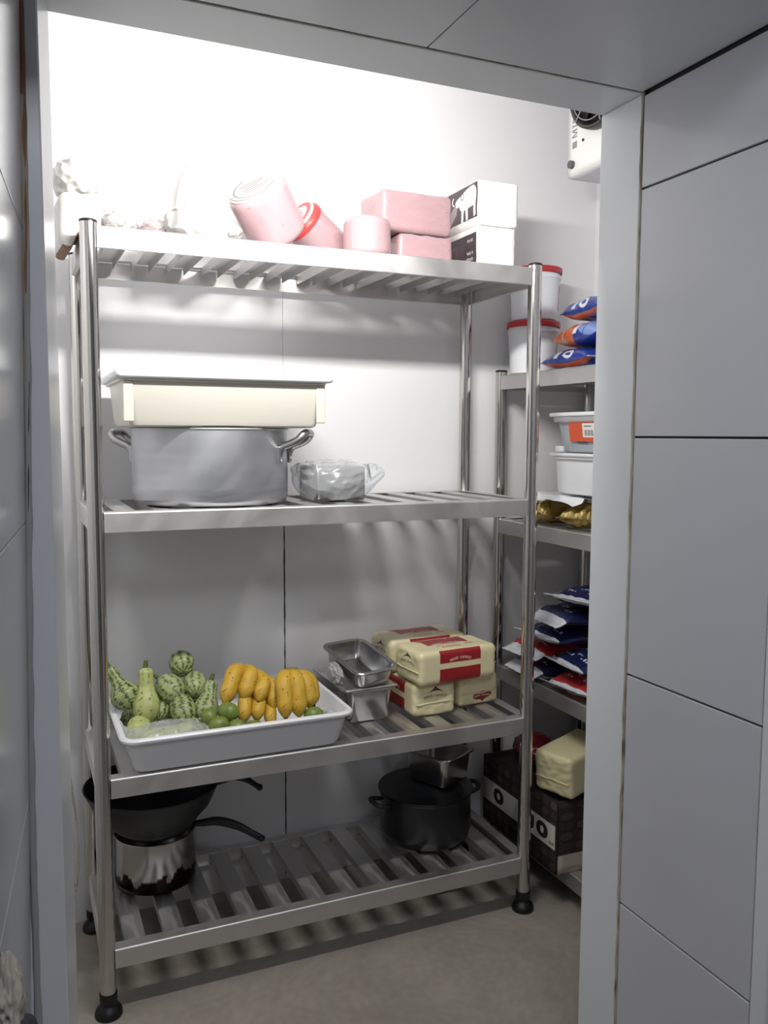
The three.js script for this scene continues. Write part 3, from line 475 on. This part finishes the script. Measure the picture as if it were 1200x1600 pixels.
function carton(label, pos, dims, tex, seed) {
  const t = thing('carton', label, 'carton', pos, null, 'white cartons on the top shelf'), [w, h, d] = dims;
  part(t, 'box', softbox(w, h, d, 0.008, 30, (v) => { v.x += 0.0015 * N(v.y * 26, v.z * 20, seed); v.z += 0.002 * N(v.x * 26, v.y * 26, seed); }), [cartonWhite, phys(0xffffff, 0.4, { map: tex }), cartonWhite, cartonWhite, cartonWhite, cartonWhite]);
  const pts = []; for (let i = 0; i <= 8; i++) pts.push(V(w / 2 - 0.004 + 0.002 * N(i, seed, 2), h * (0.05 + 0.95 * i / 8), d / 2 - 0.004 + 0.003 * N(i * 2, 1, seed))); part(t, 'wrapper_fold', sweep(pts, (u) => 0.003 + 0.0014 * N(u * 10, seed, 4), 24, 6), M.bag); return t;
}
carton('lower white carton with dark printed side, next to the ham', [1.115, S4 + 0.001, -0.185], [0.128, 0.122, 0.224], boxSide(false), 1);
carton('upper white carton with a pale bull printed on its dark side', [1.118, S4 + 0.124, -0.185], [0.134, 0.124, 0.228], boxSide(true), 2);

// ------------------------------------------------------------------ bottom shelf
const charTex = dataTex(256, 128, (u, v) => { const e = v + 0.03 * pn(u, 0.2, 9, 3) + 0.03 * pn(u, v, 26, 5); if (e < 0.400) return [46, 38, 34]; const g = 214 + 26 * pn(u, v, 6, 2); return [g, g, g]; });
{
  const t = thing('saucepan', 'aluminium cooking pot with scorched base on the bottom shelf', 'pot', [0.163, S1, -0.300]), r = 0.112, h = 0.148;
  part(t, 'body', lathe([[0, 0.001], [r - 0.012, 0.001], [r - 0.002, 0.007], [r, 0.02], [r, h - 0.004], [r + 0.0025, h], [r - 0.003, h], [r - 0.003, 0.02], [0, 0.006]], 64), std(new THREE.Color().setRGB(0.62, 0.61, 0.6), 0.36, 1, { map: charTex, roughnessMap: smudgeTex }));
}
function fryPan(label, pos, r, h, slope, handleDir, len, group) {
  const t = thing('frying_pan', label, 'pan', pos, null, group);
  part(t, 'bowl', lathe([[0, 0.0005], [r - slope - 0.008, 0.0005], [r - slope, 0.006], [r - slope * 0.35, h * 0.5], [r, h - 0.002], [r + 0.002, h], [r - 0.002, h + 0.001], [r - 0.004, h - 0.002], [r - slope * 0.35 - 0.004, h * 0.5], [r - slope - 0.004, 0.008], [0, 0.004]], 64), M.black);
  const d = V(Math.cos(handleDir), 0, Math.sin(handleDir)), at = (u, y) => d.clone().multiplyScalar(r - 0.006 + u * len).add(V(0, y, 0));
  const hnd = part(t, 'handle', sweep([at(0, h - 0.016), at(0.12, h - 0.012), at(0.35, h - 0.002), at(0.65, h - 0.010), at(0.9, h - 0.030), at(1, h - 0.038)], (u) => 0.0085 + 0.0045 * Math.sin(Math.min(1, u * 1.25) * Math.PI * 0.9), 30, 12, null, 0.72), M.black);
  part(hnd, 'end_cap', new THREE.SphereGeometry(0.0095, 12, 8), M.rubber, at(1, h - 0.038).toArray()); return t;
}
fryPan('smaller black frying pan set on the scorched pot', [0.163, S1 + 0.1485, -0.290], 0.122, 0.044, 0.03, 0.62, 0.20, 'black frying pans');
fryPan('big deep black pan on top of the smaller frying pan', [0.148, S1 + 0.194, -0.225], 0.180, 0.120, 0.075, 0.22, 0.115, 'black frying pans');
{
  const t = thing('enamel_pot', 'big black lidded pot with side handles on the bottom shelf', 'pot', [0.985, S1, -0.235]), r = 0.142, h = 0.158;
  part(t, 'body', lathe([[0, 0.001], [r - 0.03, 0.001], [r - 0.008, 0.012], [r, 0.04], [r, h - 0.01], [r + 0.005, h - 0.006], [r + 0.005, h], [r - 0.004, h], [r - 0.004, 0.04], [0, 0.006]], 64), M.enamel);
  part(t, 'lid', lathe([[0, 0.018], [r * 0.5, 0.016], [r - 0.03, 0.008], [r - 0.01, 0.004], [r + 0.006, 0.005], [r + 0.008, 0.001], [r - 0.006, 0]], 64), M.enamel, [0, h + 0.0005, 0]);
  for (const s of [-1, 1]) part(t, 'handle', sweep([V(s * (r - 0.004), h - 0.03, -0.035), V(s * (r + 0.03), h - 0.022, -0.03), V(s * (r + 0.042), h - 0.016, 0), V(s * (r + 0.03), h - 0.022, 0.03), V(s * (r - 0.004), h - 0.03, 0.035)], () => 0.008, 30, 10, null, 0.8), M.black);
  const p = thing('steel_pan', 'rectangular steel pan set on the lid of the black pot', 'pan', [1.03, S1 + 0.1768, -0.235], [0, 0.45, 0]);
  part(p, 'pan', tubGeo(0.170, 0.185, 0.098, 0.008, 0.0012, 0.012, 0.004, 0.022), M.pan);
}

// ------------------------------------------------------------------ side rack
{
  const bucketLabel = canvas(512, 128, (c, w, h) => { c.fillStyle = '#e9ecf0'; c.fillRect(0, 0, w, h); c.fillStyle = '#c33a35'; c.fillRect(60, 10, 190, 104); c.fillStyle = '#efe9e6'; c.fillRect(78, 40, 70, 62); c.fillRect(92, 22, 80, 8); c.fillStyle = '#efe9e6'; for (let i = 0; i < 5; i++) { c.beginPath(); c.arc(198 + (i % 2) * 10, 34 + i * 16, 6, 0, 7); c.fill(); } c.fillStyle = '#c33a35'; c.fillRect(90, 56, 44, 6); c.fillRect(90, 70, 34, 6); });
  function bucket(label, pos, rot) {
    const t = thing('bucket', label, 'bucket', pos, [0, rot, 0], 'white buckets with red lids'), r = 0.083, h = 0.163;
    part(t, 'body', lathe([[0, 0.001], [r - 0.014, 0.001], [r - 0.009, 0.006], [r - 0.003, h * 0.7], [r - 0.002, h - 0.03], [r + 0.001, h - 0.028], [r + 0.001, h - 0.022], [r - 0.001, h - 0.02], [r, h]], 56), M.whitePlastic);
    part(t, 'lid', lathe([[0, h + 0.004], [r - 0.012, h + 0.004], [r - 0.010, h + 0.008], [r + 0.002, h + 0.008], [r + 0.005, h + 0.005], [r + 0.005, h - 0.010], [r + 0.003, h - 0.012], [r + 0.0015, h - 0.01]], 56), std(0xb93038, 0.4));
    const lab = new THREE.CylinderGeometry(r - 0.0022, r - 0.0072, 0.098, 48, 1, true, 0, Math.PI * 1.1); lab.translate(0, 0.072, 0); part(t, 'label', lab, phys(0xffffff, 0.4, { map: bucketLabel })); return t;
  }
  bucket('lower white bucket with red lid on the right rack', [1.422, B4 + 0.0005, -0.342], 0.3);
  bucket('upper white bucket with red lid stacked on the other', [1.424, B4 + 0.1725, -0.340], 0.32);
  const blueTex = (k) => canvas(512, 300, (c, w, h) => {
    // middle of the canvas is the front edge of the bag, canvas right is its far end
    const m = h / 2; c.fillStyle = '#22388e'; c.fillRect(0, 0, w, h);
    if (k === 1) { c.fillStyle = '#7d98d2'; c.beginPath(); c.ellipse(120, m - 22, 120, 26, -0.1, 0, 7); c.fill(); c.fillStyle = '#22388e'; c.fillRect(150, m - 50, 8, 60); c.fillStyle = '#c9622b'; c.beginPath(); c.moveTo(w, 0); c.lineTo(270, 0); c.quadraticCurveTo(230, m, 290, h); c.lineTo(w, h); c.fill(); c.fillStyle = '#e2e6ee'; c.fillRect(226, m - 34, 40, 30); c.strokeStyle = '#e6e2dc'; c.lineWidth = 8; c.beginPath(); c.arc(400, m - 10, 30, 2.6, 5.4); c.stroke(); }
    else { c.fillStyle = '#c9562e'; c.beginPath(); c.moveTo(0, m + 6); c.quadraticCurveTo(w / 2, m + 22, w, m + 2); c.lineTo(w, m + 22); c.quadraticCurveTo(w / 2, m + 44, 0, m + 26); c.fill(); c.fillStyle = '#dfe4ee'; c.fillRect(300, m - 28, 44, 24); c.beginPath(); c.ellipse(210, m - 16, 54, 15, -0.1, 0, 7); c.fill(); c.fillStyle = '#22388e'; c.beginPath(); c.ellipse(210, m - 16, 30, 6, -0.1, 0, 7); c.fill(); c.strokeStyle = '#7a5a9e'; c.lineWidth = 7; c.beginPath(); c.arc(400, m - 10, 60, 3.2, 5.2); c.stroke(); }
    c.fillStyle = '#b9bcc4'; c.fillRect(0, 0, 24, h);
  });
  const bm = (k) => phys(0xffffff, 0.34, { map: blueTex(k), clearcoat: 0.4, clearcoatRoughness: 0.2 });
  const bg = 'blue and orange bags on the right rack';
  solo('food_bag', 'lowest blue bag with orange border in front of the buckets', 'bag', pillow(0.30, 0.24, 0.056, { seed: 1, wr: 0.006, wrap: true }), bm(0), [1.475, B4 + 0.004, -0.075], [0, Math.PI / 2 - 0.1, 0.0], bg);
  solo('food_bag', 'middle bag with orange end and dark blue body', 'bag', pillow(0.29, 0.23, 0.070, { seed: 4, wr: 0.006, wrap: true }), bm(1), [1.500, B4 + 0.069, -0.060], [0, Math.PI / 2 - 0.12, 0.0], bg);
  solo('food_bag', 'top blue bag tilted on the pile before the buckets', 'bag', pillow(0.29, 0.22, 0.064, { seed: 7, wr: 0.006, wrap: true }), bm(2), [1.505, B4 + 0.150, -0.045], [0.0, Math.PI / 2 - 0.2, 0.02], bg);
}
{ // boxes and gold bags
  const goldG = 'gold foil bags on the right rack';
  const gb = (label, p, r, L, W, H, s) => solo('foil_bag', label, 'bag', pillow(L, W, H, { seed: s, wr: 0.010, seal: 0.014, n: 44 }), M.gold, p, r, goldG);
  gb('gold foil bag at the front right edge of the shelf', [1.420, B3 + 0.006, -0.010], [0, 0.25, 0], 0.19, 0.122, 0.070, 3);
  gb('gold foil bag in the middle of the shelf under the white paper', [1.420, B3 + 0.006, -0.170], [0, -0.15, 0], 0.19, 0.125, 0.074, 9);
  gb('gold foil bag at the far end seen between the posts', [1.440, B3 + 0.006, -0.315], [0, 0.1, 0], 0.18, 0.12, 0.060, 14);
  gb('gold foil bag at the back of the shelf by the wall', [1.610, B3 + 0.006, -0.100], [0, Math.PI / 2, 0], 0.25, 0.12, 0.078, 17);
  const pg = new THREE.PlaneGeometry(0.2, 0.26, 24, 24); pg.rotateX(-Math.PI / 2); deform(pg, (v) => { v.y = 0.006 * N(v.x * 20, v.z * 20, 3) + (v.x < -0.06 ? -0.25 * (v.x + 0.06) * N(v.z * 14, 2, 1) * 1.4 - 0.012 : 0) + (v.z < -0.1 ? 0.12 * Math.abs(v.z + 0.1) : 0); });
  solo('paper_sheet', 'crumpled white paper lying on the gold foil bags', 'paper', pg, std(0xe4e6ea, 0.7), [1.425, B3 + 0.096, -0.10]);
  solo('white_box', 'white plastic box with lid standing on the gold bags', 'box', mergeGeometries([tubGeo(0.20, 0.30, 0.118, 0.006, 0.003, 0.010, 0.010, 0.015), tubGeo(0.212, 0.312, 0.014, 0.002, 0.003, 0.002, 0.010, 0.015, false).translate(0, 0.112, 0)]), M.whitePlastic, [1.462, B3 + 0.103, 0.005]);
  const t = thing('food_container', 'translucent container with orange label on top of the white box', 'container', [1.458, B3 + 0.2305, 0.005]);
  part(t, 'tub', tubGeo(0.20, 0.29, 0.112, 0.014, 0.003, 0.012, 0.02, 0.018), phys(0xd6dbe0, 0.35, { transmission: 0.45, thickness: 0 }));
  part(t, 'lid', softbox(0.208, 0.014, 0.298, 0.005, 24), M.whitePlastic, [0, 0.108, 0]);
  part(t, 'contents', crumple(0.075, 0.03, 0.11, 0.2, 2, 3, null, 12), std(0x7c858c, 0.6), [0, 0.006, 0]);
  part(t, 'clip', rbox(-0.104, -0.092, 0.002, 0.02, -0.110, -0.076, 0.003), M.whitePlastic);
  const lb = canvas(256, 160, (c, w, h) => { c.fillStyle = '#d8532a'; c.fillRect(0, 0, w, h); c.fillStyle = '#f0c23a'; c.fillRect(40, 10, 70, 14); c.fillStyle = '#e9e7e4'; c.fillRect(130, 40, 112, 92); c.fillStyle = '#333'; for (let i = 0; i < 12; i++) c.fillRect(146 + i * 7, 84, 2 + (i * 7 % 4), 38); c.fillRect(146, 56, 70, 6); });
  const lg = new THREE.PlaneGeometry(0.13, 0.072); lg.rotateY(-Math.PI / 2); part(t, 'label', lg, phys(0xffffff, 0.4, { map: lb, side: THREE.DoubleSide }), [-0.0925, 0.070, 0.008], [0, 0, 0.14]);
}
{ // printed food bags stacked on the third shelf
  const tex = (k) => canvas(400, 256, (c, w, h) => { const blue = '#1c2450', red = '#b02a2e'; c.fillStyle = k % 3 === 1 ? red : blue; c.fillRect(0, 0, w, h); c.fillStyle = k % 3 === 1 ? blue : k % 3 === 2 ? red : '#151a3a'; c.beginPath(); c.moveTo(150, 0); c.lineTo(w, 0); c.lineTo(w, h); c.lineTo(240, h); c.quadraticCurveTo(150, h / 2, 150, 0); c.fill();
    c.fillStyle = '#d9dce4'; c.fillRect(0, 0, 50, h); c.fillRect(w - 50, 0, 50, h); c.font = 'bold 38px sans-serif'; for (let i = 0; i < 3; i++) { c.save(); c.translate(96 + 20 * (i % 2), 70 + i * 56); c.rotate(-Math.PI / 2); c.font = 'bold 30px sans-serif'; for (let g = 0; g < 3; g++) c.fillRect(-30 + g * 18, -8, 11, 5 + ((g + k + i) % 3) * 5); c.restore(); c.beginPath(); c.ellipse(230 + 30 * i, 90 + 40 * ((i + k) % 3), 26, 12, 0.3, 0, 7); c.fill(); } c.fillStyle = '#e6e6ea'; c.fillRect(0, 0, w, 22); });
  const mats = [0, 1, 2, 3].map((k) => phys(0xffffff, 0.36, { map: tex(k), clearcoat: 0.3, clearcoatRoughness: 0.25 }));
  const defs = [   // label, x, y, z, turn, tilt, material
    ['lowest printed bag at the front edge with white corner', 1.455, 0.000, 0.000, 0.10, 0.0, 1], ['lowest printed bag near the far post', 1.460, 0.000, -0.215, -0.05, 0.0, 2],
    ['second printed bag in front with red and blue panels', 1.465, 0.060, -0.005, -0.1, 0.01, 2], ['second printed bag near the far post with red side', 1.452, 0.060, -0.220, 0.06, 0.0, 1],
    ['printed bag with wide white end sticking out mid pile', 1.440, 0.122, -0.130, 0.05, 0.0, 3], ['dark blue printed bag below the topmost', 1.462, 0.184, -0.085, -0.12, 0.01, 0], ['topmost dark blue printed bag under the shelf', 1.480, 0.246, -0.030, 0.18, 0.02, 3]];
  defs.forEach(([l, x, y, z, a, b, m], i) => solo('printed_bag', l, 'bag', pillow(0.30, 0.195, 0.052, { seed: i * 3 + 2, wr: 0.007, seal: 0.03, sag: 0.012 }), mats[m], [x, B2 + 0.006 + y * 1.06, z], [0, a, b], 'blue, red and white printed bags'));
}
{ // crate with printed band, cheese and a red bag on it
  const ct = canvas(512, 384, (c, w, h) => { c.fillStyle = '#2c221f'; c.fillRect(0, 0, w, h); for (let j = 0; j < 7; j++) for (let i = 0; i < 10; i++) { c.fillStyle = (i + j) % 2 ? '#4a3d37' : '#3a2f2b'; c.beginPath(); c.ellipse(26 + i * 52, 28 + j * 54, 20, 22, 0.3, 0, 7); c.fill(); } c.fillStyle = '#d2cfc9'; c.fillRect(0, 130, w - 6, 126); c.fillStyle = '#1d1a1a'; c.font = 'bold 100px sans-serif'; c.textAlign = 'center'; c.strokeStyle = '#1d1a1a'; c.lineWidth = 10; for (const [l, x] of [['O', 120], ['U', 340], ['O', 424]]) { c.fillText(l, x, 228); c.strokeText(l, x, 228); } c.font = 'bold 24px sans-serif'; c.fillText('GR', 484, 240); });
  const cf = canvas(256, 384, (c, w, h) => { c.fillStyle = '#2c221f'; c.fillRect(0, 0, w, h); for (let j = 0; j < 7; j++) for (let i = 0; i < 5; i++) { c.fillStyle = (i + j) % 2 ? '#4a3d37' : '#3a2f2b'; c.beginPath(); c.ellipse(28 + i * 52, 28 + j * 54, 20, 22, 0.3, 0, 7); c.fill(); } c.fillStyle = '#bdb4ac'; c.fillRect(0, 286, 120, 98); });
  const dark = std(0x2c221f, 0.8), t = thing('cardboard_box', 'dark printed cardboard box with a pale lettered band on the lowest shelf', 'box', [1.43, B1, -0.165]);
  const wall = (w, h, d, p, mats) => part(t, 'panel', softbox(w, h, d, 0.0015, 12), mats, p);
  wall(0.008, 0.226, 0.43, [-0.146, 0.001, 0], [dark, std(0xffffff, 0.75, 0, { map: ct }), dark, dark, dark, dark]); wall(0.008, 0.226, 0.43, [0.146, 0.001, 0], dark);
  wall(0.284, 0.226, 0.008, [0, 0.001, 0.211], [dark, dark, dark, dark, std(0xffffff, 0.75, 0, { map: cf }), dark]); wall(0.284, 0.226, 0.008, [0, 0.001, -0.211], dark); wall(0.284, 0.006, 0.414, [0, 0.001, 0], dark); wall(0.284, 0.006, 0.414, [0, 0.21, 0], dark);
  const c = cheese('pale cheese block lying on the dark cardboard box', [1.395, B1 + 0.247, -0.018], [0.0, 0.3, 0.10], [0.22, 0.128, 0.14], CM.plain, 7, true);
  solo('red_bag', 'dark red glossy bag on the cardboard box behind the rack post', 'bag', crumple(0.065, 0.05, 0.085, 0.2, 2.4, 3.7, null, 14), phys(0x5a0f18, 0.3, { clearcoat: 0.5 }), [1.40, B1 + 0.229, -0.250]);
}
{ // unit cooler under the ceiling
  const t = thing('unit_cooler', 'white unit cooler with black fan guard under the ceiling', 'cooler', [1.42, 2.216, 0.10]);
  const face = canvas(512, 360, (c, w, h) => { c.fillStyle = '#e6e6e4'; c.fillRect(0, 0, w, h); c.save(); c.translate(40, 284); c.rotate(-Math.PI / 2); c.fillStyle = '#85888b'; c.font = 'bold 34px sans-serif'; c.fillText('MIPAL', 34, 6); c.fillStyle = '#8b8e90'; c.fillRect(6, -16, 20, 22); c.restore(); });
  part(t, 'housing', softbox(0.30, 0.36, 0.54, 0.005, 20), [M.whitePlastic, phys(0xffffff, 0.4, { map: face }), M.whitePlastic, M.whitePlastic, M.whitePlastic, M.whitePlastic], [0.15, 0, 0]);
  const fan = new THREE.Group(); fan.name = 'fan'; fan.position.set(0, 0.222, -0.100); fan.scale.set(1.18, 1.4, 1.18); fan.rotation.z = Math.PI / 2; t.add(fan);   // local +y points to -x
  part(fan, 'shroud', lathe([[0.098, 0], [0.104, 0.004], [0.104, 0.022], [0.098, 0.024], [0.094, 0.02], [0.094, 0]], 48), std(0x3a3a38, 0.5));
  part(fan, 'backplate', lathe([[0, 0.001], [0.096, 0.001], [0.096, 0.0]], 40), std(0x1c1c1c, 0.8));
  for (const r of [0.025, 0.045, 0.065, 0.085]) { const g = new THREE.TorusGeometry(r, 0.0018, 6, 48); g.rotateX(Math.PI / 2); part(fan, 'guard_ring', g, M.handle, [0, 0.026, 0]); }
  for (let i = 0; i < 6; i++) { const g = new THREE.CylinderGeometry(0.0018, 0.0018, 0.08, 6); g.rotateZ(Math.PI / 2); g.translate(0.06, 0.026, 0); g.rotateY(i * Math.PI / 3 + 0.3); part(fan, 'guard_spoke', g, M.handle); }
  for (let i = 0; i < 5; i++) { const g = softbox(0.075, 0.003, 0.045, 0.0014, 8); g.rotateX(0.5); g.translate(0.05, 0.010, 0); g.rotateY(i * Math.PI * 2 / 5); part(fan, 'blade', g, M.black); }
  part(fan, 'hub', lathe([[0, 0.02], [0.018, 0.018], [0.022, 0.01], [0.022, 0.002]], 24), M.black);
  const scr = new THREE.CylinderGeometry(0.012, 0.012, 0.012, 18); scr.rotateZ(Math.PI / 2); part(t, 'knob', scr, std(0x55575a, 0.5), [-0.005, 0.036, -0.242]);
  const hole = new THREE.CylinderGeometry(0.0045, 0.0045, 0.003, 12); hole.rotateZ(Math.PI / 2); part(t, 'hole_plug', hole, M.black, [-0.001, 0.094, -0.19]);
}
{ // cloths hanging on the left wall near the camera
  solo('cleaning_rag', 'pale crumpled rag at the lower left edge', 'rag', crumple(0.016, 0.038, 0.05, 0.4, 2.5, 4.4, null, 14), std(0xb9b3a6, 0.85), [-0.196, 0.835, 1.20]);
  solo('dark_cloth', 'dark grey cloth bundle below the pale rag at lower left', 'cloth', crumple(0.026, 0.07, 0.08, 0.16, 1.6, 1.4, null, 14), std(0x3d4044, 0.7), [-0.186, 0.640, 1.10]);
}
renderer.render(scene, camera);
